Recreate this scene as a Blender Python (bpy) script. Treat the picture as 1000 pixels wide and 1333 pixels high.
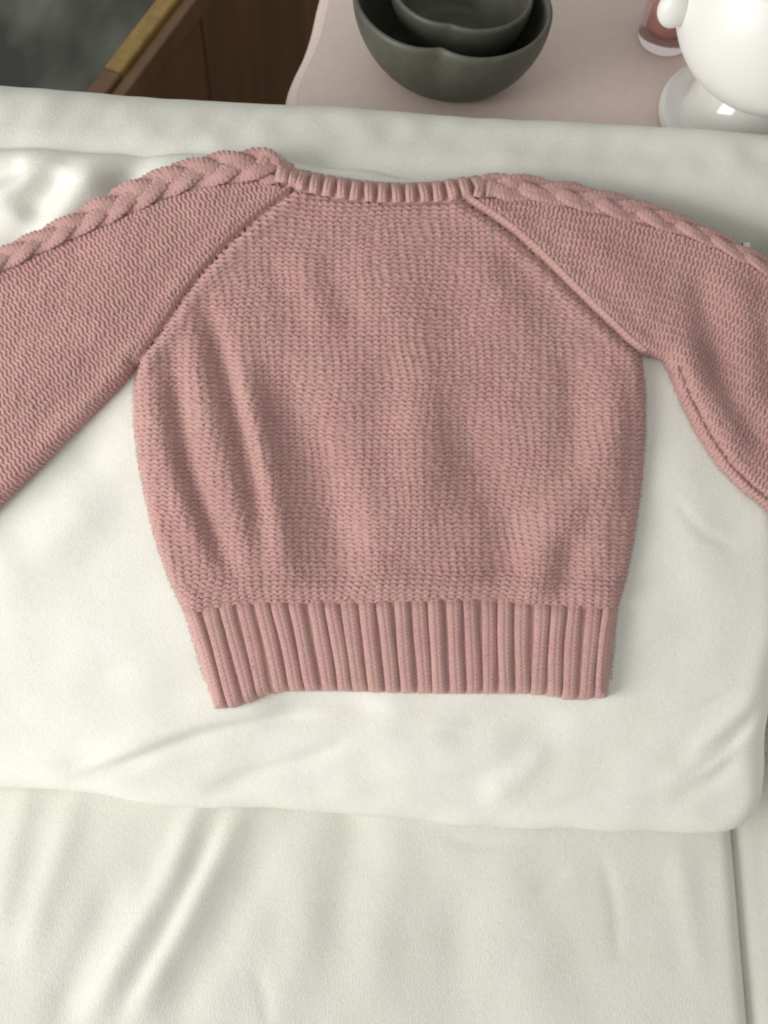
import bpy, math
import numpy as np
from mathutils import Matrix, Vector

rng = np.random.default_rng(7)
S = bpy.context.scene
for o in list(bpy.data.objects):
    bpy.data.objects.remove(o)

# ------------------------------------------------------------------ camera
PITCH, ROLL, FOV, DIST = math.radians(61), math.radians(3.6), math.radians(46), 0.71
T = np.array([0.0, 0.0, 0.60])                     # what the lens is centred on: the back cushion
FW = np.array([0, math.cos(PITCH), -math.sin(PITCH)])
R0 = np.array([1.0, 0, 0])
U0 = np.cross(R0, FW)
RT = math.cos(ROLL) * R0 + math.sin(ROLL) * U0
UP = -math.sin(ROLL) * R0 + math.cos(ROLL) * U0
CAM = T - DIST * FW
FPX = 666.5 / math.tan(FOV / 2)
MMPX = DIST / FPX                                  # metres per photo pixel at the cushion

cd = bpy.data.cameras.new('camera'); cam = bpy.data.objects.new('camera', cd)
S.collection.objects.link(cam); S.camera = cam
cd.sensor_fit = 'VERTICAL'; cd.angle = FOV; cd.clip_start = 0.02; cd.clip_end = 100
cam.matrix_world = Matrix(((RT[0], UP[0], -FW[0], CAM[0]), (RT[1], UP[1], -FW[1], CAM[1]),
                           (RT[2], UP[2], -FW[2], CAM[2]), (0, 0, 0, 1)))
cd.dof.use_dof = True; cd.dof.focus_distance = 0.70; cd.dof.aperture_fstop = 5.6

# ------------------------------------------------------------------ light
w = bpy.data.worlds.new('World'); S.world = w; w.use_nodes = True
bg = w.node_tree.nodes['Background']
bg.inputs[0].default_value = (0.97, 0.97, 0.925, 1); bg.inputs[1].default_value = 0.45

def area(name, loc, target, size, power, col):
    l = bpy.data.lights.new(name, 'AREA'); l.shape = 'RECTANGLE'
    l.size, l.size_y = size; l.energy = power; l.color = col
    o = bpy.data.objects.new(name, l); S.collection.objects.link(o)
    o.location = loc
    o.rotation_euler = (Vector(target) - Vector(loc)).to_track_quat('-Z', 'Y').to_euler()
    return o
area('window_light', (-1.50, -0.80, 1.15), (0.0, -0.10, 0.55), (0.95, 1.05), 31, (1.0, 0.985, 0.95))

S.view_settings.view_transform = 'Standard'; S.view_settings.look = 'None'
S.view_settings.exposure = 0.17; S.view_settings.gamma = 1.0
S.render.engine = 'CYCLES'; S.cycles.pixel_filter_type = 'BLACKMAN_HARRIS'; S.cycles.filter_width = 1.9

# ------------------------------------------------------------------ geometry helpers
def ray(px, py):
    px = np.asarray(px, float); py = np.asarray(py, float)
    return FW + ((px - 500) / FPX)[..., None] * RT + ((666.5 - py) / FPX)[..., None] * UP

def on_z(px, py, z):                               # photo point -> point on the level z
    d = ray(px, py)
    return CAM + d * ((z - CAM[2]) / d[..., 2])[..., None]

def project(P):
    d = np.asarray(P, float) - CAM
    return 500 + FPX * (d @ RT) / (d @ FW), 666.5 - FPX * (d @ UP) / (d @ FW)

SL = math.radians(33)                              # slope of the back cushion
EX = np.array([1.0, 0, 0]); EY = np.array([0, math.cos(SL), math.sin(SL)]); EN = np.cross(EX, EY)

def on_cushion(px, py, h):                         # photo point -> (a, b) on the cushion plane raised by h
    d = ray(px, py)
    t = ((T + EN * h - CAM) @ EN) / (d @ EN)
    P = CAM + d * t[..., None] - T
    return P @ EX, P @ EY

def mesh_from(name, V, F, mat, parent=None, smooth=True):
    """V (n,3), F (m,4) int array or a list of faces"""
    me = bpy.data.meshes.new(name)
    V = np.asarray(V, np.float32)
    if isinstance(F, np.ndarray):
        n, k = F.shape
        me.vertices.add(len(V)); me.vertices.foreach_set('co', V.ravel())
        me.loops.add(n * k); me.loops.foreach_set('vertex_index', F.astype(np.int32).ravel())
        me.polygons.add(n); me.polygons.foreach_set('loop_start', np.arange(0, n * k, k, dtype=np.int32))
        me.update(calc_edges=True); me.validate()
    else:
        me.from_pydata(V.tolist(), [], F); me.update()
    if smooth:
        me.polygons.foreach_set('use_smooth', np.ones(len(me.polygons), bool))
    me.materials.append(mat)
    o = bpy.data.objects.new(name, me); S.collection.objects.link(o)
    if parent is not None:
        o.parent = parent
        o.matrix_parent_inverse = Matrix.Translation(parent.location).inverted()
    return o

def empty(name, loc):
    o = bpy.data.objects.new(name, None); S.collection.objects.link(o); o.location = loc
    o.empty_display_size = 0.05
    return o

def tag(o, label, cat, group=None):
    o['label'] = label; o['category'] = cat
    if group: o['group'] = group
    return o

def grid_faces(nu, nv, close_v=False, flip=False):
    i, j = np.meshgrid(np.arange(nu - 1), np.arange(nv if close_v else nv - 1), indexing='ij')
    j2 = (j + 1) % nv
    F = np.stack([i * nv + j, (i + 1) * nv + j, (i + 1) * nv + j2, i * nv + j2], -1).reshape(-1, 4)
    return F[:, ::-1].copy() if flip else F

def seg_dist(px, py, poly, closed=False):
    """distance to a polyline, signed side of the nearest segment, fraction along it"""
    P = np.asarray(poly, float)
    if closed: P = np.vstack([P, P[:1]])
    shp = np.shape(px); x = np.ravel(px); y = np.ravel(py)
    best = np.full(x.shape, 1e18); side = np.zeros(x.shape); frac = np.zeros(x.shape)
    L = np.r_[0, np.cumsum(np.hypot(*np.diff(P, axis=0).T))]
    for k in range(len(P) - 1):
        ax, ay = P[k]; dx, dy = P[k + 1] - P[k]; l2 = dx * dx + dy * dy + 1e-12
        t = np.clip(((x - ax) * dx + (y - ay) * dy) / l2, 0, 1)
        ex = x - ax - t * dx; ey = y - ay - t * dy; d2 = ex * ex + ey * ey
        m = d2 < best
        best[m] = d2[m]; side[m] = np.sign(dx * ey - dy * ex)[m]; frac[m] = ((L[k] + t * math.sqrt(l2)) / L[-1])[m]
    return np.sqrt(best).reshape(shp), side.reshape(shp), frac.reshape(shp)

def inside(px, py, poly):
    P = np.asarray(poly, float); x = np.ravel(px); y = np.ravel(py)
    c = np.zeros(x.shape, bool); q = np.roll(P, -1, 0)
    for (x1, y1), (x2, y2) in zip(P, q):
        if y1 == y2: continue
        m = ((y1 > y) != (y2 > y)) & (x < (x2 - x1) * (y - y1) / (y2 - y1) + x1)
        c ^= m
    return c.reshape(np.shape(px))

def spline(pts, n):
    """smooth curve through points, n samples evenly along it"""
    P = np.asarray(pts, float)
    Q = np.vstack([2 * P[0] - P[1], P, 2 * P[-1] - P[-2]]); out = []
    for k in range(1, len(Q) - 2):
        t = np.linspace(0, 1, 24, endpoint=False)[:, None]
        p0, p1, p2, p3 = Q[k - 1:k + 3]
        out.append(0.5 * (2 * p1 + (p2 - p0) * t + (2 * p0 - 5 * p1 + 4 * p2 - p3) * t ** 2 + (3 * p1 - p0 - 3 * p2 + p3) * t ** 3))
    out = np.vstack(out + [P[-1:]])
    L = np.r_[0, np.cumsum(np.hypot(*np.diff(out, axis=0).T[:2]))]
    s = np.linspace(0, L[-1], n)
    return np.stack([np.interp(s, L, out[:, c]) for c in range(out.shape[1])], -1)

def folds(px, py, items):
    """soft ridges (+) and valleys (-): (points, width, height), ends fading out"""
    h = np.zeros(np.shape(px))
    for pts, wd, amp in items:
        P = spline(pts, 24)
        d, s, f = seg_dist(px, py, P)
        fade = np.clip(np.minimum(f, 1 - f) / 0.3, 0, 1); fade = fade * fade * (3 - 2 * fade)
        h += amp * np.exp(-(d / wd) ** 2) * fade
    return h

def wob(x, y, scale, seed, n=9):
    r = np.random.default_rng(seed); v = np.zeros(np.shape(x))
    for _ in range(n):
        a = r.uniform(0, 2 * math.pi); k = 2 * math.pi / scale * r.uniform(0.5, 1.6)
        v += np.sin(k * (x * math.cos(a) + y * math.sin(a)) + r.uniform(0, 6.28))
    return v / math.sqrt(n / 2)

# ------------------------------------------------------------------ materials
def mat(name, rough=0.8):
    m = bpy.data.materials.new(name); m.use_nodes = True
    nt = m.node_tree; b = nt.nodes['Principled BSDF']; b.inputs['Roughness'].default_value = rough
    return m, nt, b

def noise(nt, scale, detail=4, rough=0.6, coord='Object', stretch=None):
    tc = nt.nodes.new('ShaderNodeTexCoord'); n = nt.nodes.new('ShaderNodeTexNoise')
    n.inputs['Scale'].default_value = scale; n.inputs['Detail'].default_value = detail; n.inputs['Roughness'].default_value = rough
    src = tc.outputs[coord]
    if stretch:
        mp = nt.nodes.new('ShaderNodeMapping'); mp.inputs['Scale'].default_value = stretch
        nt.links.new(src, mp.inputs[0]); src = mp.outputs[0]
    nt.links.new(src, n.inputs['Vector'])
    return n

def ramp(nt, fac, stops):
    r = nt.nodes.new('ShaderNodeValToRGB'); e = r.color_ramp.elements
    while len(e) < len(stops): e.new(0.5)
    for k, (p, c) in enumerate(stops): e[k].position = p; e[k].color = (*c, 1)
    nt.links.new(fac, r.inputs[0]); return r

def bump(nt, b, height, strength, dist, prev=None):
    n = nt.nodes.new('ShaderNodeBump'); n.inputs['Strength'].default_value = strength; n.inputs['Distance'].default_value = dist
    nt.links.new(height, n.inputs['Height'])
    if prev is not None: nt.links.new(prev.outputs[0], n.inputs['Normal'])
    nt.links.new(n.outputs[0], b.inputs['Normal']); return n

def knit_mat():
    m, nt, b = mat('pink_cotton_yarn', 0.92)
    n1 = noise(nt, 900, 3, 0.7); n2 = noise(nt, 26, 3)
    mx = nt.nodes.new('ShaderNodeMath'); mx.operation = 'MULTIPLY_ADD'
    nt.links.new(n1.outputs[0], mx.inputs[0]); mx.inputs[1].default_value = 0.6
    m2 = nt.nodes.new('ShaderNodeMath'); m2.operation = 'MULTIPLY'; m2.inputs[1].default_value = 0.4
    nt.links.new(n2.outputs[0], m2.inputs[0]); nt.links.new(m2.outputs[0], mx.inputs[2])
    r = ramp(nt, mx.outputs[0], [(0.25, (0.44, 0.252, 0.236)), (0.5, (0.520, 0.308, 0.287)), (0.75, (0.585, 0.368, 0.345))])
    n4 = noise(nt, 48, 4, 0.6)
    r4 = ramp(nt, n4.outputs[0], [(0.35, (1.0, 0.96, 0.965)), (0.5, (1, 1, 1)), (0.65, (0.975, 1.0, 0.965))])
    mu = nt.nodes.new('ShaderNodeMix'); mu.data_type = 'RGBA'; mu.blend_type = 'MULTIPLY'; mu.inputs[0].default_value = 1
    nt.links.new(r.outputs[0], mu.inputs[6]); nt.links.new(r4.outputs[0], mu.inputs[7])
    nt.links.new(mu.outputs[2], b.inputs['Base Color'])
    b.inputs['Specular IOR Level'].default_value = 0.15
    b.inputs['Sheen Weight'].default_value = 0.25; b.inputs['Sheen Roughness'].default_value = 0.6
    b.inputs['Sheen Tint'].default_value = (1, 0.85, 0.82, 1)
    n3 = noise(nt, 2200, 3, 0.7)
    bump(nt, b, n3.outputs[0], 0.5, 0.0005)
    return m

def linen_mat(name, col, var=0.03):
    m, nt, b = mat(name, 0.93)
    c = np.array(col)
    n = noise(nt, 420, 5, 0.75); n2 = noise(nt, 22, 9, 0.72)
    r = ramp(nt, n.outputs[0], [(0.3, tuple(c * (1 - var * 1.6))), (0.55, tuple(c)), (0.8, tuple(np.minimum(c * (1 + var), 0.9)))])
    r2 = ramp(nt, n2.outputs[0], [(0.32, (0.955, 0.95, 0.915)), (0.5, (0.985, 0.985, 0.975)), (0.68, (1, 1, 1))])
    mu = nt.nodes.new('ShaderNodeMix'); mu.data_type = 'RGBA'; mu.blend_type = 'MULTIPLY'; mu.inputs[0].default_value = 1
    nt.links.new(r.outputs[0], mu.inputs[6]); nt.links.new(r2.outputs[0], mu.inputs[7])
    # a few specks of lint and slubs in the weave
    tc = nt.nodes.new('ShaderNodeTexCoord'); v = nt.nodes.new('ShaderNodeTexVoronoi')
    v.inputs['Scale'].default_value = 16; v.inputs['Randomness'].default_value = 1
    nt.links.new(tc.outputs['Object'], v.inputs['Vector'])
    sp = ramp(nt, v.outputs['Distance'], [(0.008, (0.55, 0.52, 0.47)), (0.015, (1, 1, 1))])
    mu2 = nt.nodes.new('ShaderNodeMix'); mu2.data_type = 'RGBA'; mu2.blend_type = 'MULTIPLY'; mu2.inputs[0].default_value = 1
    nt.links.new(mu.outputs[2], mu2.inputs[6]); nt.links.new(sp.outputs[0], mu2.inputs[7])
    nt.links.new(mu2.outputs[2], b.inputs['Base Color'])
    b.inputs['Specular IOR Level'].default_value = 0.2
    b.inputs['Sheen Weight'].default_value = 0.05
    wv = noise(nt, 1500, 2, 0.6, stretch=(1, 0.35, 1))
    p = bump(nt, b, wv.outputs[0], 0.6, 0.0005)
    lo = noise(nt, 60, 4, 0.6)
    p = bump(nt, b, lo.outputs[0], 0.07, 0.003, p)
    mid = noise(nt, 190, 6, 0.7); p = bump(nt, b, mid.outputs[0], 0.16, 0.0012, p)
    sl_ = noise(nt, 34, 5, 0.7, stretch=(1, 4, 1))
    rd = nt.nodes.new('ShaderNodeMath'); rd.operation = 'ABSOLUTE'; sb = nt.nodes.new('ShaderNodeMath'); sb.operation = 'SUBTRACT'; sb.inputs[1].default_value = 0.5
    nt.links.new(sl_.outputs[0], sb.inputs[0]); nt.links.new(sb.outputs[0], rd.inputs[0])
    bump(nt, b, rd.outputs[0], 0.10, 0.004, p)
    return m

M_KNIT = knit_mat()
M_LINEN = linen_mat('white_slipcover_cotton', (0.815, 0.81, 0.755))
M_LINEN2 = linen_mat('undyed_slipcover_cotton', (0.79, 0.785, 0.73))

# ------------------------------------------------------------------ floor
m, nt, b = mat('dark_stained_floorboards', 0.5)
n = noise(nt, 6, 6, 0.6, stretch=(1, 9, 1)); r = ramp(nt, n.outputs[0], [(0.3, (0.022, 0.013, 0.008)), (0.7, (0.05, 0.03, 0.018))])
nt.links.new(r.outputs[0], b.inputs['Base Color'])
fl = mesh_from('floor', [(-4, -4, 0), (4, -4, 0), (4, 4, 0), (-4, 4, 0)], [(0, 1, 2, 3)], m, smooth=False); fl['kind'] = 'structure'

# ------------------------------------------------------------------ upholstery: rounded slabs with wrinkles
def slab(name, O, ex, ey, rect, rc, re, depth, hfn, material, res=0.003, parent=None, edge_fn=None):
    """a padded slab: rect=(a0,a1,b0,b1) on the plane O,ex,ey; rc corner radius, re edge rounding"""
    ex = np.array(ex, float); ey = np.array(ey, float); n = np.cross(ex, ey); O = np.array(O, float)
    a0, a1, b0, b1 = rect; mg = res * 5
    ga = np.linspace(a0 - mg, a1 + mg, int((a1 - a0 + 2 * mg) / res) + 1)
    gb = np.linspace(b0 - mg, b1 + mg, int((b1 - b0 + 2 * mg) / res) + 1)
    A, B = np.meshgrid(ga, gb, indexing='ij')
    ca, cb = (a0 + a1) / 2, (b0 + b1) / 2; ha, hb = (a1 - a0) / 2 - rc, (b1 - b0) / 2 - rc
    qx = np.abs(A - ca) - ha; qy = np.abs(B - cb) - hb
    mx = np.maximum(qx, 0); my = np.maximum(qy, 0); ol = np.hypot(mx, my)
    sdf = ol + np.minimum(np.maximum(qx, qy), 0) - rc
    gx = np.where(ol > 0, mx / np.maximum(ol, 1e-9), (qx > qy) * 1.0) * np.sign(A - ca)
    gy = np.where(ol > 0, my / np.maximum(ol, 1e-9), (qx <= qy) * 1.0) * np.sign(B - cb)
    out = np.maximum(sdf, 0)
    A = A - gx * out; B = B - gy * out
    d = np.clip(-sdf, 0, re)
    h = -re + np.sqrt(np.maximum(re * re - (re - d) ** 2, 0))
    h -= out / mg * max(depth - re, 0)
    fade = np.clip(-sdf / (re * 1.2), 0, 1)
    h = h + hfn(A, B) * (0.25 + 0.75 * fade) * (out <= 0) + hfn(A, B) * 0.25 * (out > 0)
    if edge_fn is not None:
        k = np.clip(1 + sdf / 0.05, 0, 1)
        e = edge_fn(A, B) * k
        A = A + gx * e; B = B + gy * e
    V = O + A[..., None] * ex + B[..., None] * ey + h[..., None] * n
    return mesh_from(name, V.reshape(-1, 3), grid_faces(len(ga), len(gb)), material, parent)

def ab(px, py, h=0.0):
    a, b_ = on_cushion(np.array([px]), np.array([py]), h); return a[0], b_[0]

# back cushion: limits taken from the photo
a_r = ab(1004, 1000)[0]; b_bot = ab(700, 1082)[1]; b_top = ab(300, 203)[1]
a_l = ab(-190, 600)[0]
def px_of(A, B):
    return project(T + A[..., None] * EX + B[..., None] * EY)

CUSH_FOLDS = [
    ([(40, 340), (85, 280), (120, 225), (150, 185)], 21, 0.0060),
    ([(140, 270), (170, 225), (200, 180)], 18, -0.0065),
    ([(30, 290), (62, 250), (85, 215)], 18, -0.0042),
    ([(-30, 268), (20, 250), (60, 222), (90, 205)], 14, 0.0045),
    ([(-40, 235), (0, 225), (40, 212)], 13, -0.0040),
    ([(-40, 330), (10, 300), (40, 275)], 16, 0.0020),
    ([(-60, 700), (0, 690), (90, 620), (170, 540)], 30, -0.004),
    ([(-40, 760), (60, 690), (150, 620)], 40, 0.003),
    ([(60, 1030), (130, 1005), (230, 965), (330, 940), (470, 930)], 8, -0.0032),
    ([(90, 1000), (200, 955), (300, 925), (420, 905)], 18, 0.004),
    ([(240, 1035), (330, 1010), (400, 990), (470, 960)], 10, -0.0022),
    ([(330, 930), (420, 915), (520, 925)], 13, -0.002),
    ([(470, 1010), (600, 985), (700, 950)], 24, 0.002),
    ([(560, 960), (640, 940), (760, 930)], 22, -0.002),
    ([(900, 990), (950, 960), (1005, 905)], 9, -0.0014),
    ([(880, 985), (940, 945), (1000, 890)], 12, 0.0013),
    ([(860, 1045), (920, 1020), (975, 975)], 10, -0.0012),
    ([(840, 1020), (900, 1000), (960, 960)], 14, 0.0012),
    ([(620, 1040), (680, 1000), (720, 960)], 16, 0.0018),
    ([(870, 560), (900, 700), (930, 820)], 40, 0.002),
    ([(440, 1040), (520, 1022), (600, 1012), (690, 1000)], 4, -0.0009),
    ([(60, 1005), (120, 985), (190, 958), (250, 940)], 4, -0.0010),
    ([(500, 955), (560, 948), (620, 958)], 3.5, -0.0007),
    ([(20, 900), (90, 888), (180, 870)], 5, -0.0008),
    ([(840, 940), (900, 925), (960, 898)], 3.5, -0.0007),
    ([(700, 1050), (770, 1030), (850, 1022)], 4, -0.0008),
    ([(880, 1010), (930, 985), (985, 940)], 3.5, -0.0010),
    ([(865, 640), (910, 690), (970, 720)], 5, -0.0007),
]
def cushion_h(A, B):
    x, y = px_of(A, B)
    h = 1.3 * folds(x, y, [(p, q * 1.15, r_) for p, q, r_ in CUSH_FOLDS])
    h += 0.0008 * wob(A, B, 0.16, 3) + 0.00018 * wob(A, B, 0.05, 4)
    h += 0.008 * (1 - ((A - 0) / 0.34) ** 2) * (1 - (B / 0.24) ** 2)
    return h
def cushion_base(A, B):                           # the smooth swell the jumper lies on
    return 0.008 * (1 - (A / 0.34) ** 2) * (1 - (B / 0.24) ** 2)

bc = slab('back_cushion', T, EX, EY, (a_l, a_r, b_bot, b_top), 0.030, 0.014, 0.14, cushion_h, M_LINEN, 0.0026,
          edge_fn=lambda A, B: 0.0022 * wob(A, B, 0.14, 21) + 0.0006 * wob(A, B, 0.05, 22) - 0.037 * (B > b_top - 0.06) * np.clip((A + 0.02) / 0.2, 0, 1))
tag(bc, 'white cotton back cushion on which the pink jumper is spread out', 'cushion', 'sofa cushions')
bc2 = slab('back_cushion', T, EX, EY, (a_r + 0.001, a_r + 0.5, b_bot + 0.028, b_top), 0.05, 0.028, 0.14,
           lambda A, B: 0.0012 * wob(A, B, 0.25, 31), M_LINEN, 0.005)
tag(bc2, 'white back cushion at the right edge, beside the one under the jumper', 'cushion', 'sofa cushions')

# seat cushions
Z_SEAT = (T + EY * b_bot - EN * 0.03)[2] - 0.012
def seat_px(A, B):
    return project(np.stack([A, B, np.full(A.shape, Z_SEAT)], -1))
SEAT_FOLDS = [
    ([(345, 1000), (290, 1100), (245, 1190), (205, 1265), (150, 1370)], 15, 0.0085),
    ([(290, 990), (255, 1060), (222, 1140), (190, 1195), (150, 1265), (100, 1365)], 13, 0.0075),
    ([(300, 1040), (262, 1120), (228, 1190), (185, 1270), (140, 1350)], 9, -0.0045),
    ([(370, 1060), (320, 1150), (280, 1230), (240, 1300), (200, 1390)], 20, -0.0055),
    ([(170, 1120), (130, 1200), (95, 1280), (60, 1380)], 16, -0.0045),
    ([(115, 990), (82, 1100), (55, 1180), (25, 1290)], 15, 0.0042),
    ([(45, 990), (15, 1130), (-10, 1250)], 14, 0.0032),
    ([(425, 990), (402, 1120), (390, 1230), (365, 1350)], 22, 0.0032),
    ([(520, 990), (508, 1120), (495, 1230), (465, 1360)], 24, 0.0034),
    ([(470, 1000), (450, 1130), (435, 1250)], 18, -0.0026),
    ([(640, 1080), (680, 1220), (725, 1400)], 30, 0.0034),
    ([(600, 1120), (598, 1250), (590, 1400)], 24, -0.0030),
    ([(690, 1165), (720, 1145), (745, 1132)], 4, -0.0016),
    ([(780, 1100), (800, 1180), (805, 1270)], 6, -0.0016),
    ([(560, 1080), (620, 1100), (700, 1095)], 5, -0.0014),
    ([(330, 1250), (345, 1300), (350, 1350)], 6, -0.0018),
    ([(880, 1080), (895, 1180), (915, 1300)], 12, 0.0022),
]
def seat_h(A, B):
    x, y = seat_px(A, B)
    return 0.45 * folds(x, y, [(p, q * 1.35, r_) for p, q, r_ in SEAT_FOLDS]) + 0.0009 * wob(A, B, 0.2, 11) + 0.00015 * wob(A, B, 0.05, 12)
s_r = on_z(np.array([957.0]), np.array([1075.0]), Z_SEAT)[0][0]
sc = slab('seat_cushion', (0, 0, Z_SEAT), (1, 0, 0), (0, 1, 0), (-0.45, s_r, -0.62, 0.02), 0.014, 0.011, 0.13, seat_h, M_LINEN2, 0.003)
tag(sc, 'creased white seat cushion below the jumper, with diagonal wrinkles', 'cushion', 'sofa cushions')
sc2 = slab('seat_cushion', (0, 0, Z_SEAT - 0.004), (1, 0, 0), (0, 1, 0), (s_r - 0.002, s_r + 0.5, -0.62, 0.02), 0.014, 0.012, 0.126,
           lambda A, B: 0.0012 * wob(A, B, 0.25, 41), M_LINEN, 0.005)
tag(sc2, 'white seat cushion in the lower right corner, beyond the narrow gap', 'cushion', 'sofa cushions')

# sofa frame
Z_BACK = (T + EY * b_top)[2] - 0.004
pl_ = on_z(np.array([0.0, 1000.0]), np.array([110.0, 181.0]), Z_BACK)
Y_REAR = pl_[:, 1].mean() + 0.019; Y_FRONT = (T + EY * b_top)[1] - 0.012
print('SOFA BACK rear y', pl_[:, 1], 'front', Y_FRONT, 'z', Z_BACK, 'seat z', Z_SEAT)
sofa = empty('sofa', (0, 0, 0))
tag(sofa, 'white slipcovered sofa with a plain padded back ledge behind the jumper', 'sofa')
slab('back_rest', (0, 0, Z_BACK), (1, 0, 0), (0, 1, 0), (-0.75, 0.85, Y_FRONT, Y_REAR), 0.03, 0.03, 0.6,
     lambda A, B: 0.0012 * wob(A, B * 2, 0.16, 51) + 0.0004 * wob(A, B, 0.03, 52), M_LINEN2, 0.004, sofa)
slab('seat_base', (0, 0, Z_SEAT - 0.133), (1, 0, 0), (0, 1, 0), (-0.75, 0.85, -0.60, Y_FRONT), 0.02, 0.015, Z_SEAT - 0.135,
     lambda A, B: 0.001 * wob(A, B, 0.2, 53), M_LINEN2, 0.012, sofa)

# ------------------------------------------------------------------ the jumper: lines read off the photo
HEM_TOP = np.array([(238, 800), (262, 795), (290, 789), (330, 784), (380, 783), (440, 784), (520, 783), (600, 781), (660, 783), (720, 788), (770, 791), (807, 794)], float)
HEM_BOT = np.array([(276, 927), (300, 927), (325, 919), (345, 909), (372, 904), (430, 903), (520, 906), (600, 907), (680, 907), (722, 911), (740, 915), (762, 915), (794, 912)], float)
RAG_L = np.array([(381, 247), (350, 270), (318, 297), (288, 326), (262, 355), (240, 384), (218, 418), (196, 449), (176, 476)], float)
RAG_R = np.array([(606, 261), (640, 283), (672, 307), (702, 334), (732, 364), (762, 394), (790, 421), (815, 445), (838, 463)], float)
SIDE_L = np.array([(176, 476), (170, 510), (171, 550), (176, 595), (185, 645), (197, 695), (213, 745), (228, 780), (238, 800)], float)
SIDE_R = np.array([(838, 463), (843, 500), (844, 550), (841, 600), (836, 650), (828, 705), (818, 755), (807, 794)], float)
NECK_LO = np.array([(381, 247), (415, 256), (460, 263), (510, 266), (560, 265), (606, 261)], float)
NECK_HI = np.array([(383, 215), (420, 223), (470, 231), (520, 234), (565, 232), (600, 227), (632, 224)], float)
BR_L_HI = np.array([(352, 190), (325, 191), (290, 194), (250, 203), (200, 220), (150, 243), (100, 270), (50, 297), (0, 321), (-60, 350), (-170, 410)], float)
BR_L_LO = np.array([(372, 247), (340, 235), (300, 239), (250, 246), (200, 264), (150, 286), (100, 308), (50, 330), (0, 353), (-60, 384), (-170, 445)], float)
SLV_L_LO = np.array([(176, 476), (150, 507), (100, 557), (50, 608), (0, 656), (-60, 712), (-150, 790)], float)
BR_R_HI = np.array([(638, 225), (660, 226), (700, 230), (750, 238), (800, 250), (850, 264), (900, 283), (950, 306), (1000, 334), (1060, 372), (1150, 440)], float)
BR_R_LO = np.array([(616, 260), (652, 258), (700, 261), (730, 267), (780, 278), (830, 290), (870, 301), (910, 314), (950, 331), (1000, 358), (1060, 398), (1150, 468)], float)
SLV_R_LO = np.array([(838, 463), (852, 464), (866, 469), (877, 488), (893, 528), (915, 570), (942, 610), (970, 638), (1000, 662), (1060, 712), (1130, 780)], float)

BODY = np.vstack([NECK_LO, RAG_R[1:], SIDE_R[1:], HEM_TOP[::-1][1:], SIDE_L[::-1][1:], RAG_L[::-1][1:-1]])
SLEEVE_L = np.vstack([RAG_L, SLV_L_LO[1:], BR_L_LO[::-1]])
SLEEVE_R = np.vstack([RAG_R, SLV_R_LO[1:], BR_R_LO[::-1]])
OUTLINE = np.vstack([NECK_HI, BR_R_HI, SLV_R_LO[::-1], SIDE_R[1:], HEM_BOT[::-1], SIDE_L[::-1], SLV_L_LO[1:], BR_L_HI[::-1]])

JUMPER_FOLDS = [   # mm-scale drape of the knit: ridges and valleys
    ([(192, 440), (200, 520), (216, 600), (246, 680), (290, 775)], 14, 0.0024),
    ([(222, 415), (229, 520), (246, 610), (276, 690), (320, 785)], 10, -0.0034),
    ([(246, 400), (262, 500), (285, 590), (312, 680), (338, 785)], 15, 0.0030),
    ([(254, 350), (282, 450), (308, 540), (332, 630), (356, 740)], 12, -0.0044),
    ([(300, 420), (330, 545), (350, 640), (366, 720), (376, 800)], 15, 0.0042),
    ([(340, 440), (390, 560), (426, 650), (448, 740), (452, 810)], 30, -0.0056),
    ([(470, 560), (482, 680), (480, 800)], 28, 0.0026),
    ([(505, 430), (498, 560), (492, 690)], 24, -0.0018),
    ([(540, 380), (545, 500), (548, 610), (540, 740)], 26, 0.0026),
    ([(575, 480), (620, 600), (660, 690), (650, 750), (600, 800)], 30, -0.0044),
    ([(790, 520), (750, 640), (715, 695), (692, 750), (670, 810)], 22, 0.0040),
    ([(735, 420), (746, 540), (748, 610), (730, 680)], 18, -0.0026),
    ([(788, 440), (798, 540), (796, 620), (782, 700), (768, 800)], 17, 0.0026),
    ([(828, 500), (824, 600), (812, 690)], 10, -0.0014),
    ([(742, 690), (735, 750), (722, 800)], 14, -0.0022),
    ([(340, 320), (375, 385), (400, 450)], 20, -0.0015),
    ([(380, 310), (410, 390), (430, 460)], 20, 0.0014),
    ([(420, 320), (445, 390), (470, 450)], 18, -0.0013),
    ([(480, 290), (520, 400), (560, 480)], 36, 0.0014),
    ([(620, 340), (560, 440), (490, 520)], 34, -0.0014),
    ([(640, 310), (690, 380), (750, 450)], 26, -0.0018),
    ([(600, 310), (660, 390), (720, 460)], 26, 0.0016),
    # sleeves
    ([(330, 262), (300, 268), (240, 300), (180, 330), (90, 360)], 26, 0.0018),
    ([(150, 300), (80, 340), (0, 375), (-80, 410)], 18, -0.0024),
    ([(210, 400), (120, 440), (40, 490), (-60, 560)], 30, 0.0026),
    ([(160, 440), (90, 520), (10, 590)], 16, -0.0014),
    ([(700, 275), (760, 320), (830, 380), (860, 440)], 22, 0.0016),
    ([(905, 330), (915, 390), (930, 450), (965, 520)], 16, -0.0030),
    ([(945, 340), (965, 400), (1000, 460)], 18, 0.0026),
    ([(860, 400), (890, 450), (925, 520), (985, 600)], 22, 0.0034),
    ([(900, 420), (930, 480), (975, 560), (1030, 620)], 14, -0.0030),
    ([(985, 400), (1005, 470), (1020, 540)], 14, -0.0030),
]
PX0, PY0, PST = -180.0, 150.0, 2.0
gx, gy = np.meshgrid(np.arange(PX0, 1170, PST), np.arange(PY0, 960, PST), indexing='ij')
d_out, _, _ = seg_dist(gx, gy, OUTLINE, True)
ins = inside(gx, gy, OUTLINE)
d_out = np.where(ins, d_out, 0)
THICK = 0.0105
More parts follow.
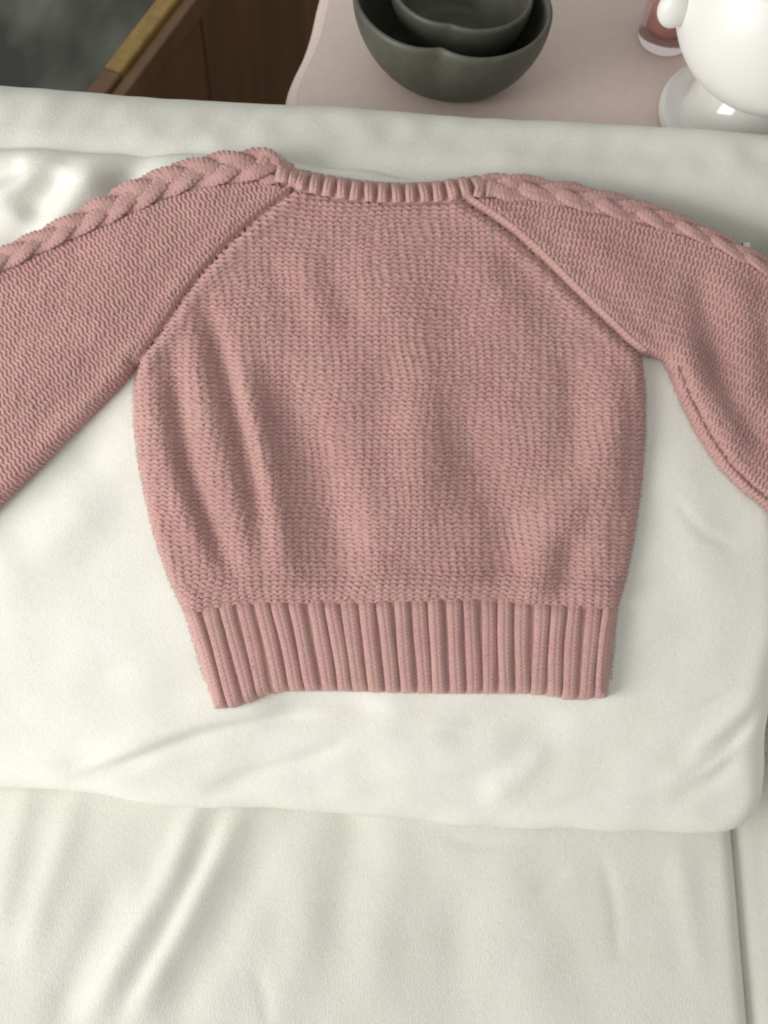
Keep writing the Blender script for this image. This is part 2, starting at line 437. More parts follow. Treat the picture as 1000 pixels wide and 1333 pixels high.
prof = np.sqrt(np.clip(1 - (1 - np.clip(d_out / 20, 0, 1)) ** 2, 0, 1))
HS = THICK * prof
fade_edge = np.clip(d_out / 22, 0, 1)
HS += 1.15 * folds(gx, gy, [(p, q * 1.3, r_) for p, q, r_ in JUMPER_FOLDS]) * fade_edge
for seam in (RAG_L, RAG_R):                                       # raglan seams pull the knit down
    d, s, f = seg_dist(gx, gy, seam)
    HS += (-0.0026 * np.exp(-(d / 5.5) ** 2) + 0.0012 * np.exp(-((d - 14) / 9) ** 2)) * np.clip(d_out / 14, 0, 1)
d, s, f = seg_dist(gx, gy, HEM_TOP)                               # body blouses over the ribbed hem
HS += (0.0028 * np.exp(-((d - 20) / 15) ** 2) * (s < 0) - 0.0012 * np.exp(-(d / 7) ** 2)) * fade_edge
d, s, f = seg_dist(gx, gy, SLV_R_LO[3:] + np.array([11, -7]))     # seam along the underarm of the sleeve
HS -= 0.0034 * np.exp(-(d / 3.2) ** 2) * np.clip((d_out - 3) / 4, 0, 1)
d, s, f = seg_dist(gx, gy, NECK_LO)
HS -= 0.0010 * np.exp(-(d / 5) ** 2)

def hs(x, y):
    fx = np.clip((x - PX0) / PST, 0, HS.shape[0] - 1.001); fy = np.clip((y - PY0) / PST, 0, HS.shape[1] - 1.001)
    i = fx.astype(int); j = fy.astype(int); u = fx - i; v = fy - j
    return HS[i, j] * (1 - u) * (1 - v) + HS[i + 1, j] * u * (1 - v) + HS[i, j + 1] * (1 - u) * v + HS[i + 1, j + 1] * u * v

def dout(x, y):
    i = np.clip(((x - PX0) / PST).round().astype(int), 0, HS.shape[0] - 1); j = np.clip(((y - PY0) / PST).round().astype(int), 0, HS.shape[1] - 1)
    return d_out[i, j]
H_REF = 0.016
def knit_pt(x, y, z=0.0):
    """photo point on the jumper + extra height -> world"""
    a, b_ = on_cushion(x, y, H_REF)
    h = cushion_base(a, b_) + hs(x, y) + z
    return T + a[..., None] * EX + b_[..., None] * EY + h[..., None] * EN

jumper = empty('knitted_jumper', tuple(T))
tag(jumper, 'dusty pink knitted child jumper with cable braid sleeves, spread on white cushion', 'jumper')

PHI = np.radians(np.array([-35, 15, 65, 115, 165, 215]))
def tube_runs(runs, rad, store):
    """runs: list of (x, y, z) arrays in photo px (z in px too): open half tubes"""
    for x, y, z, rr in runs:
        n = len(x)
        if n < 4: continue
        tx = np.gradient(x); ty = np.gradient(y); L = np.hypot(tx, ty) + 1e-9
        nx, ny = -ty / L, tx / L
        c, s = np.cos(PHI), np.sin(PHI)
        X = x[:, None] + nx[:, None] * rr[:, None] * c
        Y = y[:, None] + ny[:, None] * rr[:, None] * c
        Zc = (z[:, None] + rr[:, None] * s * 0.68) * MMPX
        a, b_ = on_cushion(X, Y, H_REF)
        h = cushion_base(a, b_) + hs(np.repeat(x[:, None], len(PHI), 1), np.repeat(y[:, None], len(PHI), 1)) + Zc
        V = T + a[..., None] * EX + b_[..., None] * EY + h[..., None] * EN
        store[0].append(V.reshape(-1, 3)); store[1].append(grid_faces(n, len(PHI)) + store[2]); store[2] += n * len(PHI)

def sheet(poly, store, step=6, zoff=-0.5):
    """closed backing under the stitches, photo px polygon"""
    x0, y0 = poly.min(0) - step; x1, y1 = poly.max(0) + step
    X, Y = np.meshgrid(np.arange(x0, x1, step), np.arange(y0, y1, step), indexing='ij')
    d, _, _ = seg_dist(X, Y, poly, True); m = inside(X, Y, poly) | (d < step * 0.6)
    V = knit_pt(X, Y, np.full(X.shape, zoff * MMPX)).reshape(-1, 3)
    F = grid_faces(X.shape[0], X.shape[1]); mk = m.ravel()
    F = F[mk[F].all(1)]
    store[0].append(V); store[1].append(F + store[2]); store[2] += len(V)

st = [[], [], 0]; sheet(OUTLINE, st, 4, -3.2)
mesh_from('front_panel', np.vstack(st[0]), np.vstack(st[1]), M_KNIT, jumper)
STITCH, ROW = 10.5, 6.1
def knit_panel(name, poly, row_xy, rows, lens, seed):
    """reverse-stocking-stitch: each row a wavy yarn; row_xy(k, s) gives the row's line in photo px"""
    store = [[], [], 0]
    sheet(poly, store)
    r = np.random.default_rng(seed)
    drift = 0.0
    for k in range(rows):
        drift += r.normal(0, 0.28)
        s = np.arange(0, lens, STITCH / 9)
        x, y = row_xy(k, s)
        m = inside(x, y, poly)
        tx = np.gradient(x); ty = np.gradient(y); L = np.hypot(tx, ty) + 1e-9
        nx, ny = -ty / L, tx / L
        jit = 0.5 * wob(s, np.full(s.shape, k * 3.0), 40, seed + 1, 6) + 2.6 * wob(x, y, 130, seed + 7, 7)
        ph = 2 * math.pi * (s + jit) / STITCH + drift + r.normal(0, 0.30)
        irr = 1 + 0.25 * wob(s, np.full(s.shape, k * 9.0), 23, seed + 2, 6)
        near = np.clip(dout(x, y) / 9, 0.2, 1)
        off = ROW * 0.19 * irr * near * (np.sin(ph) + 0.15 * np.sin(2 * ph)) + 0.35 * wob(x, y, 60, seed + 3, 6)
        z = 0.12 * near * np.sin(ph + 2.2) + 0.2 * wob(x, y, 30, seed + 4, 5) + 0.2 * wob(s, np.full(s.shape, k * 7.0), 18, seed + 6, 5) - 0.4
        rr = 2.55 + 0.34 * np.sin(ph + 2.4) + 0.22 * wob(s, np.full(s.shape, k * 5.0), 15, seed + 5, 5)
        X = x + nx * off; Y = y + ny * off
        idx = np.flatnonzero(m)
        if len(idx) < 4: continue
        cuts = np.flatnonzero(np.diff(idx) > 1) + 1
        tube_runs([(X[q], Y[q], z[q], rr[q]) for q in np.split(idx, cuts)], 2.5, store)
    return mesh_from(name, np.vstack(store[0]), np.vstack(store[1]), M_KNIT, jumper)

def hem_dev(x): return np.interp(x, HEM_TOP[:, 0], HEM_TOP[:, 1]) - 784
def body_row(k, s):
    y0 = 252 + k * ROW; x = 160 + s
    wt = np.clip((y0 - 480) / 300, 0, 1)
    return x, y0 + wt * hem_dev(x) + 1.4 * wob(x, np.full(x.shape, y0), 220, 61, 5) + 6 * np.clip((330 - y0) / 80, 0, 1) * ((x - 495) / 110) ** 2 * -1
knit_panel('back_panel', BODY, body_row, 91, 700, 100)

TOP_L = spline(np.vstack([BR_L_LO, [(-460, 600)]]), 600)
def left_row(k, s):
    L = k * ROW
    cum = np.r_[0, np.cumsum(np.hypot(*np.diff(TOP_L, axis=0).T))]
    px = np.interp(L, cum, TOP_L[:, 0]); py = np.interp(L, cum, TOP_L[:, 1])
    ang = math.radians(62 - 6 * min(k / 80, 1))
    bend = 0.00010 * s * s
    return px + s * math.cos(ang) - bend * math.sin(ang) + 30 * 0, py + s * math.sin(ang) + bend * math.cos(ang) - 1
# rows start a little before the neck end so the corner at the raglan is filled
knit_panel('sleeve', SLEEVE_L, lambda k, s: left_row(k, s - 60), 150, 560, 200)

TOP_R = spline(np.vstack([[(520, 262)], BR_R_LO, [(1450, 735)]]), 600)
def right_row(k, s):
    L = k * ROW
    cum = np.r_[0, np.cumsum(np.hypot(*np.diff(TOP_R, axis=0).T))]
    px = np.interp(L, cum, TOP_R[:, 0]); py = np.interp(L, cum, TOP_R[:, 1])
    ang = math.radians(101 + 16 * np.clip((k - 45) / 45, 0, 1))
    return px + s * math.cos(ang), py + s * math.sin(ang)
knit_panel('sleeve', SLEEVE_R, lambda k, s: right_row(k, s - 40), 178, 600, 300)

# ribs of hem and neckband: a padded column of two stitch ladders
def rib_mesh(p_top, p_bot, wid_top, wid_bot, hump, bend, seed, end_fade=True, zlift=0.0):
    ln = math.hypot(p_bot[0] - p_top[0], p_bot[1] - p_top[1])
    nu = max(int(ln / 1.3), 8); nv = 13
    t = np.linspace(0, 1, nu)[:, None]; s = np.linspace(-1, 1, nv)[None, :]
    ux, uy = (p_bot[0] - p_top[0]) / ln, (p_bot[1] - p_top[1]) / ln
    vx, vy = -uy, ux
    if vx < 0: vx, vy = -vx, -vy
    half = 0.5 * (wid_top * (1 - t) + wid_bot * t) * (1 + 0.04 * np.sin(9 * t + seed))
    off = bend * np.sin(math.pi * t) + 0.5 * np.sin(5 * t + seed * 1.7)
    x = p_top[0] + ux * ln * t + vx * (half * s + off); y = p_top[1] + uy * ln * t + vy * (half * s + off)
    prf = np.sqrt(np.clip(1 - np.abs(s) ** 2.4, 0, 1))
    z = hump * prf - 1.6 * (1 - prf)
    z = z - 1.1 * np.exp(-(s / 0.15) ** 2)                         # the line between the two ladders
    cc = np.abs(np.abs(s) - 0.5) * 2
    vph = 2 * math.pi * (t * ln / 5.4 + 0.75 * cc) + seed + 0.7 * np.sin(t * 31 + seed)
    z = z + 0.6 * np.sin(vph) * prf - 0.3 * np.exp(-((np.abs(s) - 0.5) / 0.1) ** 2)
    if end_fade:
        z = z - hump * 0.7 * np.exp(-(t * ln / 4.0) ** 2) - 0.5 * hump * np.exp(-((1 - t) * ln / 4.0) ** 2)
    V = knit_pt(x, y, (z + zlift) * MMPX)
    return V.reshape(-1, 3), grid_faces(nu, nv)

store = [[], [], 0]; sheet(np.vstack([HEM_TOP, HEM_BOT[::-1]]), store, 4, -1.5)
hem = mesh_from('hem_band', np.vstack(store[0]), np.vstack(store[1]), M_KNIT, jumper)
NR = 25
ht = spline(HEM_TOP, NR * 2 + 1)[1::2]; hb = spline(HEM_BOT, NR * 2 + 1)[1::2]
for k in range(NR):
    jt = rng.normal(0, 0.9, 2)
    pt = ht[k] + np.array([jt[0], -2.0 + rng.normal(0, 1.0)]); pb = hb[k] + np.array([jt[1], 0])
    side = (k - 12) / 12
    V, F = rib_mesh(pt, pb, 21.0 * rng.normal(1, 0.05), 19.2 * rng.normal(1, 0.05), 4.5 * rng.normal(1, 0.12), -2.0 * side + rng.normal(0, 0.9), k * 1.3)
    mesh_from('rib', V, F, M_KNIT, hem)

store = [[], [], 0]; sheet(np.vstack([NECK_LO, NECK_HI[::-1]]), store, 4, -1.5)
neck = mesh_from('neckband', np.vstack(store[0]), np.vstack(store[1]), M_KNIT, jumper)
NN = 14
nlo = spline(np.vstack([NECK_LO, [(636, 252)]]), NN * 2 + 1)[1::2]; nhi = spline(NECK_HI, NN * 2 + 1)[1::2]
for k in range(NN):
    pt = nhi[k] * np.array([1, 1]) + np.array([(6 - k) * 0.7, -1.5]); pb = nlo[k] + np.array([0, -3])
    V, F = rib_mesh(pt, pb, 13.6, 14.2, 5.8, 0, k * 1.9, zlift=1.5)
    mesh_from('rib', V, F, M_KNIT, neck)
for pt, pb, wd in (((352, 193), (336, 222), 19), ((371, 205), (366, 238), 19), ((384, 217), (380, 243), 13), ((629, 226), (622, 257), 14), ((642, 227), (638, 256), 14)):   # band end turning over the shoulder
    V, F = rib_mesh(pt, pb, wd, wd, 5.0, 0, wd, zlift=2.0); mesh_from('rib', V, F, M_KNIT, neck)

# cable braids: three plaited strands
def braid(hi, lo, n0, repeat, seed):
    hi = spline(hi, 500); lo = spline(lo, 500); mid = (hi + lo) / 2
    L = np.r_[0, np.cumsum(np.hypot(*np.diff(mid, axis=0).T))]; n = int(L[-1] / 1.5)
    sl = np.linspace(0, L[-1], n); C = np.stack([np.interp(sl, L, mid[:, c]) for c in (0, 1)], -1)
    wd = np.interp(sl, L, np.hypot(*(hi - lo).T)) / 2
    store = [[], [], 0]; poly = np.vstack([hi[::12], lo[::-12]]); sheet(poly, store, 4, -1.0)
    root = mesh_from('cable_braid', np.vstack(store[0]), np.vstack(store[1]), M_KNIT, jumper)
    tx = np.gradient(C[:, 0]); ty = np.gradient(C[:, 1]); l = np.hypot(tx, ty); nx, ny = -ty / l, tx / l
    na = 28; phi = np.linspace(0, 2 * math.pi, na, endpoint=False)
    for k in range(3):
        ph = 2 * math.pi * (sl / repeat + k / 3) + seed
        ph = ph + 0.22 * np.sin(sl / 61 + 2 * k)
        lat = wd * (0.52 + 0.03 * np.sin(sl / 29 + k)) * np.sin(ph); zz = (2.4 + 0.5 * np.sin(sl / 37 + k)) * np.sin(2 * ph + 0.2)
        cx = C[:, 0] + nx * lat; cy = C[:, 1] + ny * lat
        ax_ = np.gradient(cx); ay_ = np.gradient(cy); ll = np.hypot(ax_, ay_); mx_, my_ = -ay_ / ll, ax_ / ll
        ra = np.minimum(wd * 0.60, 12)[:, None]; rz = 4.6
        cw = np.abs(((np.cos(phi) + 1) * 2) % 1 - 0.5) * 2
        ladder = (1 + 0.16 * (0.3 + 0.7 * np.clip(np.sin(phi), 0, 1))[None, :] * np.sin(2 * math.pi * (sl[:, None] / 5.6 + 0.7 * cw[None, :]) + k)) * np.clip(sl / 30, 0.03, 1)[:, None] ** 0.3
        groove = 1 - 0.16 * (np.abs(((np.cos(phi) + 1) * 2) % 1 - 0.5) > 0.4)[None, :]
        rr = ladder * groove * (1 + 0.045 * wob(sl[:, None] + 0 * phi, 14 * np.cos(phi)[None, :] + 0 * sl[:, None], 9, 400 + k, 14))
        X = cx[:, None] + mx_[:, None] * ra * rr * np.cos(phi); Y = cy[:, None] + my_[:, None] * ra * rr * np.cos(phi)
        a, b_ = on_cushion(X, Y, H_REF)
        hc = hs(cx, cy)[:, None] * 0.5 + hs(np.clip(C[:, 0], -179, 1169), C[:, 1])[:, None] * 0.5
        h = cushion_base(a, b_) + hc + (zz[:, None] + 1.0 + rz * rr * np.sin(phi)) * MMPX
        V = T + a[..., None] * EX + b_[..., None] * EY + h[..., None] * EN
        mesh_from('strand', V.reshape(-1, 3), grid_faces(n, na, True, True), M_KNIT, root)
braid(BR_L_HI, BR_L_LO, 0, 138, 0.4)
braid(BR_R_HI, BR_R_LO, 0, 156, 2.0)

# raglan seams: a chain of stitches beside the groove
def chain(name, line, off, wid, hump):
    C = spline(line, 400); L = np.r_[0, np.cumsum(np.hypot(*np.diff(C, axis=0).T))]
    n = int(L[-1] / 1.2); sl = np.linspace(0, L[-1], n); C = np.stack([np.interp(sl, L, C[:, c]) for c in (0, 1)], -1)
    tx = np.gradient(C[:, 0]); ty = np.gradient(C[:, 1]); l = np.hypot(tx, ty); nx, ny = -ty / l, tx / l
    s = np.linspace(-1, 1, 9)[None, :]
    x = C[:, :1] + nx[:, None] * (off + wid * s); y = C[:, 1:] + ny[:, None] * (off + wid * s)
    prf = np.sqrt(np.clip(1 - np.abs(s) ** 2.2, 0, 1))
    z = hump * prf - 1.5 + 0.9 * np.sin(2 * math.pi * (sl[:, None] / 6.6 + 0.45 * s)) * prf
    return mesh_from(name, knit_pt(x, y, z * MMPX).reshape(-1, 3), grid_faces(n, 9), M_KNIT, jumper)
chain('raglan_seam', RAG_L, 6, 4.5, 3.6)
chain('raglan_seam', RAG_R, -6, 5.5, 4.4)

# loose cotton fibres standing off the yarn
NF = 60000
r = np.random.default_rng(5)
fx = r.uniform(-20, 1020, NF * 3); fy = r.uniform(185, 935, NF * 3)
ok = inside(fx, fy, OUTLINE); fx, fy = fx[ok][:NF], fy[ok][:NF]
edge_pts = spline(np.vstack([OUTLINE, OUTLINE[:1]]), 12000); edge_pts = edge_pts[edge_pts[:, 1] < 890]; NE = len(edge_pts)
fx = np.r_[fx, edge_pts[:, 0] + r.normal(0, 1, NE)]; fy = np.r_[fy, edge_pts[:, 1] + r.normal(0, 1, NE)]
n = len(fx); an = r.uniform(0, 6.28, n); ln = r.uniform(1.2, 3.2, n); an2 = an + r.normal(0, 0.7, n)
z0 = r.uniform(1.0, 3.5, n)
x1 = fx + ln * 0.6 * np.cos(an); y1 = fy + ln * 0.6 * np.sin(an); x2 = x1 + ln * 0.6 * np.cos(an2); y2 = y1 + ln * 0.6 * np.sin(an2)
wx, wy = -np.sin(an) * 0.13, np.cos(an) * 0.13
def fp(x, y, z):
    a, b_ = on_cushion(x, y, H_REF); h = cushion_base(a, b_) + hs(fx, fy) + z * MMPX
    return T + a[:, None] * EX + b_[:, None] * EY + h[:, None] * EN
V = np.stack([fp(fx - wx, fy - wy, z0), fp(fx + wx, fy + wy, z0), fp(x1 + wx, y1 + wy, z0 + 1.8), fp(x1 - wx, y1 - wy, z0 + 1.8),
              fp(x2 + wx * 0.4, y2 + wy * 0.4, z0 + 1.6), fp(x2 - wx * 0.4, y2 - wy * 0.4, z0 + 1.6)], 1).reshape(-1, 3)
b0 = np.arange(n)[:, None] * 6
F = np.vstack([b0 + np.array([[0, 1, 2, 3]]), b0 + np.array([[3, 2, 4, 5]])])
fz = mesh_from('yarn_fuzz', V, F, M_KNIT, jumper); fz['kind'] = 'stuff'

# ------------------------------------------------------------------ table behind the sofa
Z_TAB = Z_BACK - 0.05
m, nt, b = mat('pink_beige_laminate', 0.5)
n = noise(nt, 160, 9, 0.8); r = ramp(nt, n.outputs[0], [(0.3, (0.72, 0.585, 0.53)), (0.7, (0.80, 0.665, 0.61))])
nt.links.new(r.outputs[0], b.inputs['Base Color']); b.inputs['Specular IOR Level'].default_value = 0.3
M_TAB = m
edge = on_z(np.array([440, 425, 412, 404, 394, 381, 373, 370, 371]), np.array([-120, -50, 0, 35, 65, 92, 112, 130, 150]), Z_TAB)
near = Y_REAR + 0.012
E = spline(edge[:, :2], 40); E = E[E[:, 1] > near]
ring = [tuple(p) for p in E] + [(E[-1][0] + 0.004, near), (E[-1][0] + 1.1, near), (E[-1][0] + 1.1, E[0][1])]
def prism_round(name, ring, z_top, th, rr, material, parent=None):
    """flat board with a rounded upper and lower edge"""
    P = np.array(ring, float); c = P.mean(0); N = len(P)
    prev = np.roll(P, 1, 0); nxt = np.roll(P, -1, 0)
    e1 = P - prev; e2 = nxt - P
    def nrm(e): q = np.stack([e[:, 1], -e[:, 0]], -1); return q / (np.linalg.norm(q, axis=1)[:, None] + 1e-9)
    nn = nrm(e1) + nrm(e2); nn /= np.linalg.norm(nn, axis=1)[:, None] + 1e-9
    area2 = np.sum(P[:, 0] * nxt[:, 1] - nxt[:, 0] * P[:, 1])
    if area2 < 0: nn = -nn
    V = []; rings = []
    for ang in np.linspace(0, math.pi, 13):
        ins_ = rr * (1 - math.sin(ang)); zz = z_top - th / 2 + (th / 2) * math.cos(ang)
        rings.append(len(V)); V += [(p[0] - q[0] * ins_, p[1] - q[1] * ins_, zz) for p, q in zip(P, nn)]
    F = []
    for a, c_ in zip(rings[:-1], rings[1:]):
        for k in range(N):
            F.append((a + k, a + (k + 1) % N, c_ + (k + 1) % N, c_ + k))
    F.append(tuple(range(rings[0], rings[0] + N))); F.append(tuple(range(rings[-1], rings[-1] + N))[::-1])
    return mesh_from(name, V, F, material, parent)
tab = empty('side_table', (E[-1][0] + 0.5, near + 0.3, 0))
tag(tab, 'pale pink table with a curved edge standing behind the white sofa', 'table')
top = prism_round('table_top', ring, Z_TAB, 0.022, 0.009, M_TAB, tab)
for p in top.data.polygons:
    if len(p.vertices) > 4: p.use_smooth = False
def box(x0, x1, y0, y1, z0, z1):
    V = [(x, y, z) for z in (z0, z1) for y in (y0, y1) for x in (x0, x1)]
    return V, [(0, 2, 3, 1), (4, 5, 7, 6), (0, 1, 5, 4), (2, 6, 7, 3), (0, 4, 6, 2), (1, 3, 7, 5)]
for lx in (0.25, 0.95):
    for ly in (0.10, 0.45):
        V, F = box(E[-1][0] + lx - 0.02, E[-1][0] + lx + 0.02, near + ly - 0.02, near + ly + 0.02, 0.0, Z_TAB - 0.021)
        mesh_from('leg', V, F, M_TAB, tab, False)

# ------------------------------------------------------------------ nested bowls with a notched rim
m, nt, b = mat('dark_grey_stoneware', 0.5)
n = noise(nt, 110, 8, 0.75); r = ramp(nt, n.outputs[0], [(0.3, (0.068, 0.068, 0.054)), (0.7, (0.102, 0.102, 0.082))])
nt.links.new(r.outputs[0], b.inputs['Base Color']); M_BOWL = m
def bowl(name, cx, cy, z0, R, H, th, notch, nang, squash=0.92, rot=0.0):
    na = 128; th_ = np.linspace(0, 2 * math.pi, na, endpoint=False)
    dn = (th_ - nang + math.pi) % (2 * math.pi) - math.pi
    dip = np.exp(-(np.abs(dn) / 0.30) ** 1.3)
    def rad(t):                       # outline at level t (0 foot, 1 rim)
        base = R * (0.52 + 0.48 * math.sin(min(max(t, 0), 1) * math.pi / 2) ** 0.62)
        ell = 1 / np.sqrt(np.cos(th_ - rot) ** 2 + (np.sin(th_ - rot) / squash) ** 2)
        return base * ell * (1 - notch * dip * max(t, 0) ** 1.3)
    prof = []
    prof.append((0.0, 0.0, 0.001))                        # (level, inset, z)
    for t in np.linspace(0, 1, 16): prof.append((t, 0.0, t * H + 0.0))
    for a in np.linspace(0.25, 0.75, 3): prof.append((1.0, th * a, H + th * 0.45 * math.sin(a * math.pi)))
    for t in np.linspace(1, 0.12, 14): prof.append((t, th, t * H + (0.0 if t > 0.12 else 0.0)))
    rings = []
    for k, (t, ins_, z) in enumerate(prof):
        rr = rad(t) - ins_
        rings.append(np.stack([rr * np.cos(th_), rr * np.sin(th_), np.full(na, z)], -1))
    for f in (0.85, 0.6, 0.3, 0.02):
        rr = (rad(0.10) - th) * f
        rings.append(np.stack([rr * np.cos(th_), rr * np.sin(th_), np.full(na, 0.12 * H - 0.002 * (1 - f))], -1))
    rings.insert(0, np.stack([rad(0) * 0.02 * np.cos(th_), rad(0) * 0.02 * np.sin(th_), np.full(na, 0.001)], -1))
    V = np.vstack(rings) + np.array([cx, cy, z0])
    return mesh_from(name, V, grid_faces(len(rings), na, True, True), M_BOWL)
HB = 0.053
c0 = on_z(np.array([589.0]), np.array([2.0]), Z_TAB + HB)[0]
RB = abs(on_z(np.array([718.0]), np.array([2.0]), Z_TAB + HB)[0][0] - on_z(np.array([460.0]), np.array([2.0]), Z_TAB + HB)[0][0]) / 2
bo = bowl('bowl', c0[0], c0[1], Z_TAB + 0.0005, RB * 1.03, HB, 0.0035, 0.15, math.radians(-97), 0.86, -0.35)
tag(bo, 'larger dark grey bowl with a notched rim, holding the smaller bowl', 'bowl', 'nested dark bowls')
c1 = on_z(np.array([600.0]), np.array([-4.0]), Z_TAB + HB - 0.006)[0]
bi = bowl('bowl', c1[0], c1[1], Z_TAB + 0.0125, RB * 0.745, HB * 0.76, 0.003, 0.09, math.radians(-99), 0.86, -0.35)
tag(bi, 'smaller dark grey bowl nested inside the larger one', 'bowl', 'nested dark bowls')
print('BOWL R', RB, 'at', c0)

# ------------------------------------------------------------------ lathed things
def lathe(name, prof, loc, material, parent=None, n=96, closed=True):
    a = np.linspace(0, 2 * math.pi, n, endpoint=False); P = np.array(prof, float)
    V = np.stack([P[:, None, 0] * np.cos(a), P[:, None, 0] * np.sin(a), np.repeat(P[:, 1:2], n, 1)], -1) + np.array(loc)
    return mesh_from(name, V.reshape(-1, 3), grid_faces(len(P), n, True, True), material, parent)

m, nt, b = mat('white_glazed_china', 0.12)
b.inputs['Base Color'].default_value = (0.80, 0.79, 0.765, 1); b.inputs['Coat Weight'].default_value = 0.4; b.inputs['Coat Roughness'].default_value = 0.04
M_CHINA = m
M_CHINA2 = m.copy(); M_CHINA2.name = 'white_satin_china'; b2 = M_CHINA2.node_tree.nodes['Principled BSDF']; b2.inputs['Roughness'].default_value = 0.38; b2.inputs['Coat Weight'].default_value = 0.0
f0 = on_z(np.array([966.0]), np.array([160.0]), Z_TAB)[0]
RF = abs(on_z(np.array([855.0]), np.array([155.0]), Z_TAB)[0][0] - f0[0])
RBODY = RF * 1.14; ZC = RF * 1.62
print('FOOT', RF, f0, 'body centre px', project(f0 + np.array([0, 0, ZC])))
tur = empty('footed_tureen', tuple(f0))
tag(tur, 'round white glazed tureen on a flared foot in the top right corner', 'tureen')
lathe('foot', [(0.001, 0.001), (RF * 0.97, 0.001), (RF, 0.004), (RF * 0.985, 0.008), (RF * 0.93, 0.0095), (RF * 0.82, 0.0085), (RF * 0.73, 0.0085), (RF * 0.70, 0.012),
               (RF * 0.68, 0.020), (RF * 0.62, 0.029), (RF * 0.52, 0.037), (RF * 0.42, 0.044), (RF * 0.36, 0.052), (RF * 0.34, 0.058)], f0, M_CHINA, tur)
prof = [(RF * 0.30, ZC - RBODY * 0.97)]
for t in np.linspace(-1.25, 0.62, 30): prof.append((RBODY * math.cos(t), ZC + RBODY * 0.98 * math.sin(t)))
rz = prof[-1]
prof += [(rz[0] + 0.004, rz[1] + 0.004), (rz[0] + 0.006, rz[1] + 0.009), (rz[0] + 0.003, rz[1] + 0.012), (rz[0] - 0.002, rz[1] + 0.008)]
for t in np.linspace(0.60, -1.3, 20): prof.append(((RBODY - 0.005) * math.cos(t), ZC + (RBODY - 0.005) * 0.98 * math.sin(t)))
prof.append((0.0005, ZC - RBODY * 0.97))
lathe('bowl_body', prof, f0, M_CHINA2, tur)
# side lug handle: a fat loop towards the camera's left
kp = project(f0 + np.array([-RBODY - 0.006, 0, ZC])); print('LUG px', kp)
def blob(name, c, r, material, parent):
    u = np.linspace(0, math.pi, 24)[:, None]; v = np.linspace(0, 2 * math.pi, 32, endpoint=False)[None, :]
    X = np.stack([r[0] * np.sin(u) * np.cos(v), r[1] * np.sin(u) * np.sin(v), r[2] * np.cos(u) * np.ones_like(v)], -1)
    return mesh_from(name, (X + np.array(c)).reshape(-1, 3), grid_faces(24, 32, True), material, parent)
blob('handle', f0 + np.array([-RBODY * 1.06, -0.012, ZC + RBODY * 0.02]), (0.0095, 0.0075, 0.012), M_CHINA2, tur)

# pink tumbler behind the tureen
m, nt, b = mat('pink_tinted_glass', 0.03)
b.inputs['Base Color'].default_value = (0.93, 0.80, 0.80, 1); b.inputs['Transmission Weight'].default_value = 1.0; b.inputs['IOR'].default_value = 1.07
M_GLASS = m
m, nt, b = mat('pink_wax', 0.55); b.inputs['Base Color'].default_value = (0.46, 0.30, 0.275, 1); M_WAX = m
g0 = on_z(np.array([864.0]), np.array([52.0]), Z_TAB)[0]
RG = abs(on_z(np.array([829.0]), np.array([52.0]), Z_TAB)[0][0] - g0[0])
gl = empty('tumbler', tuple(g0)); tag(gl, 'small pink candle glass with a thick clear base beside the tureen', 'glass')
lathe('glass_wall', [(0.0005, 0.001), (RG * 0.94, 0.001), (RG, 0.004), (RG, 0.10), (RG - 0.0012, 0.1012), (RG - 0.0025, 0.10), (RG - 0.0025, 0.014), (RG * 0.8, 0.0115), (0.0005, 0.011)], g0, M_GLASS, gl)
lathe('wax', [(0.0005, 0.0125), (RG * 0.80, 0.0128), (RG - 0.0029, 0.016), (RG - 0.0029, 0.070), (0.0005, 0.069)], g0, M_WAX, gl)

# ------------------------------------------------------------------ wooden chest with a brassy edge, left behind the sofa
m, nt, b = mat('dark_brown_wood', 0.45)
n = noise(nt, 22, 6, 0.65, stretch=(1, 1, 0.08)); r = ramp(nt, n.outputs[0], [(0.3, (0.125, 0.062, 0.026)), (0.7, (0.24, 0.13, 0.062))])
nt.links.new(r.outputs[0], b.inputs['Base Color']); M_WOOD = m
m, nt, b = mat('worn_brass_trim', 0.45)
n = noise(nt, 80, 5, 0.6); r = ramp(nt, n.outputs[0], [(0.3, (0.28, 0.175, 0.045)), (0.7, (0.44, 0.29, 0.09))])
nt.links.new(r.outputs[0], b.inputs['Base Color']); b.inputs['Metallic'].default_value = 0.1; M_BRASS = m
m, nt, b = mat('smoky_grey_glass_top', 0.22)
n = noise(nt, 7, 3, 0.5, stretch=(1.6, 0.7, 1)); r = ramp(nt, n.outputs[0], [(0.38, (0.035, 0.038, 0.028)), (0.5, (0.10, 0.108, 0.085)), (0.66, (0.24, 0.255, 0.21))])  # pale streaks and dark patches painted into the colour as reflections and shadow
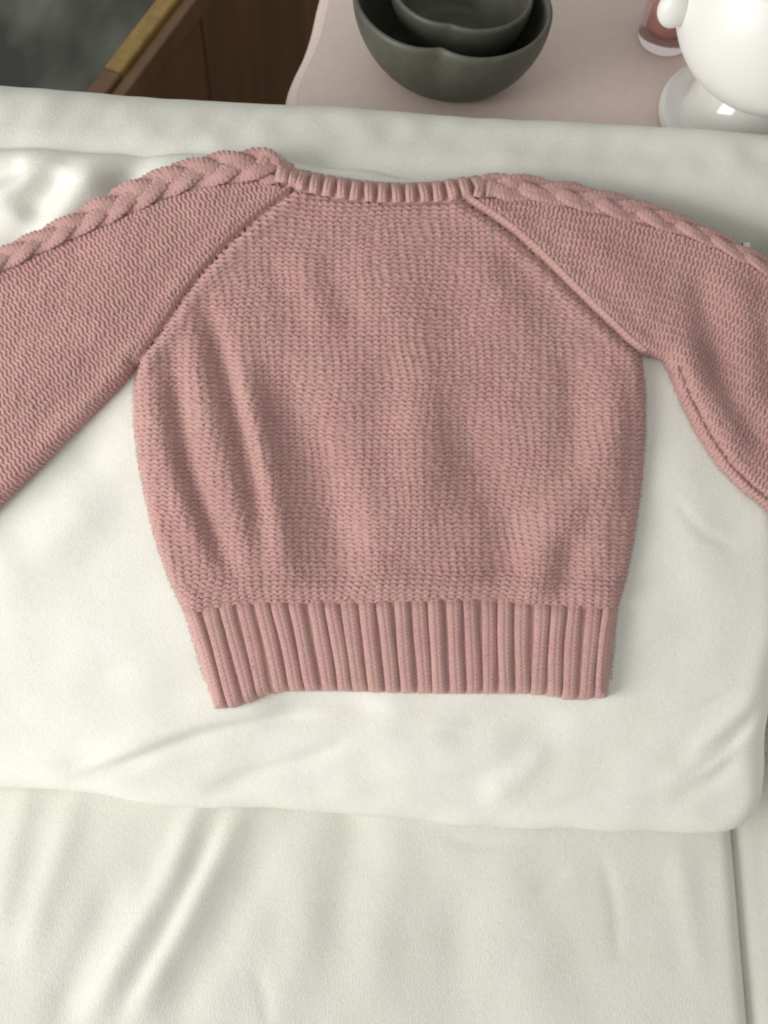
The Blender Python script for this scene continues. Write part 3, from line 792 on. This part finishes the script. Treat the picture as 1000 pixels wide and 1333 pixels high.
nt.links.new(r.outputs[0], b.inputs['Base Color']); M_SMOKE = m
Z_CH = 0.50
P0 = on_z(np.array([146.0]), np.array([90.0]), Z_CH)[0]; P1 = on_z(np.array([212.0]), np.array([4.0]), Z_CH)[0]
u = (P1 - P0)[:2]; u /= np.linalg.norm(u); v = np.array([-u[1], u[0]])          # u along the edge, v to its left
chest = empty('wooden_chest', (P0[0], P0[1], 0.0))
tag(chest, 'dark brown wooden chest with yellow brass edge and smoky grey top, left behind sofa', 'chest')
def obox(name, u0, u1, v0, v1, z0, z1, material, bev=0.002):
    V = [tuple(np.r_[P0[:2] + u * a + v * c, z]) for z in (z0, z1) for c in (v0, v1) for a in (u0, u1)]
    F = [(0, 2, 3, 1), (4, 5, 7, 6), (0, 1, 5, 4), (2, 6, 7, 3), (0, 4, 6, 2), (1, 3, 7, 5)]
    o = mesh_from(name, V, F, material, chest, False)
    bm_ = o.modifiers.new('bevel', 'BEVEL'); bm_.width = bev; bm_.segments = 2
    return o
wstrip = 0.016; UN = -(P0[1] - Y_REAR - 0.03) / u[1]      # the near end stops short of the sofa
obox('edge_rail', UN, -0.0005, -wstrip / 2, wstrip / 2, Z_CH - 0.012, Z_CH - 0.001, M_WOOD)
obox('brass_edge', 0, 0.9, -wstrip / 2, wstrip / 2, Z_CH - 0.012, Z_CH, M_BRASS)
obox('lid_frame', UN, 0.9, -wstrip / 2 - 0.012, -wstrip / 2 - 0.0005, Z_CH - 0.030, Z_CH - 0.006, M_WOOD)
obox('end_board', UN - 0.014, UN - 0.0015, -wstrip / 2 - 0.012, 0.55, 0.001, Z_CH - 0.004, M_WOOD)
for k in range(-2, 4):                                                              # upright boards of the side
    if 0.386 + k * 0.26 < UN: continue
    obox('side_board', max(0.128 + k * 0.260, UN), 0.386 + k * 0.260, -wstrip / 2 - 0.008, wstrip / 2 - 0.004, 0.001, Z_CH - 0.031, M_WOOD, 0.003)
obox('top_pane', UN, 0.9, wstrip / 2 + 0.001, 0.55, Z_CH - 0.016, Z_CH - 0.005, M_SMOKE)
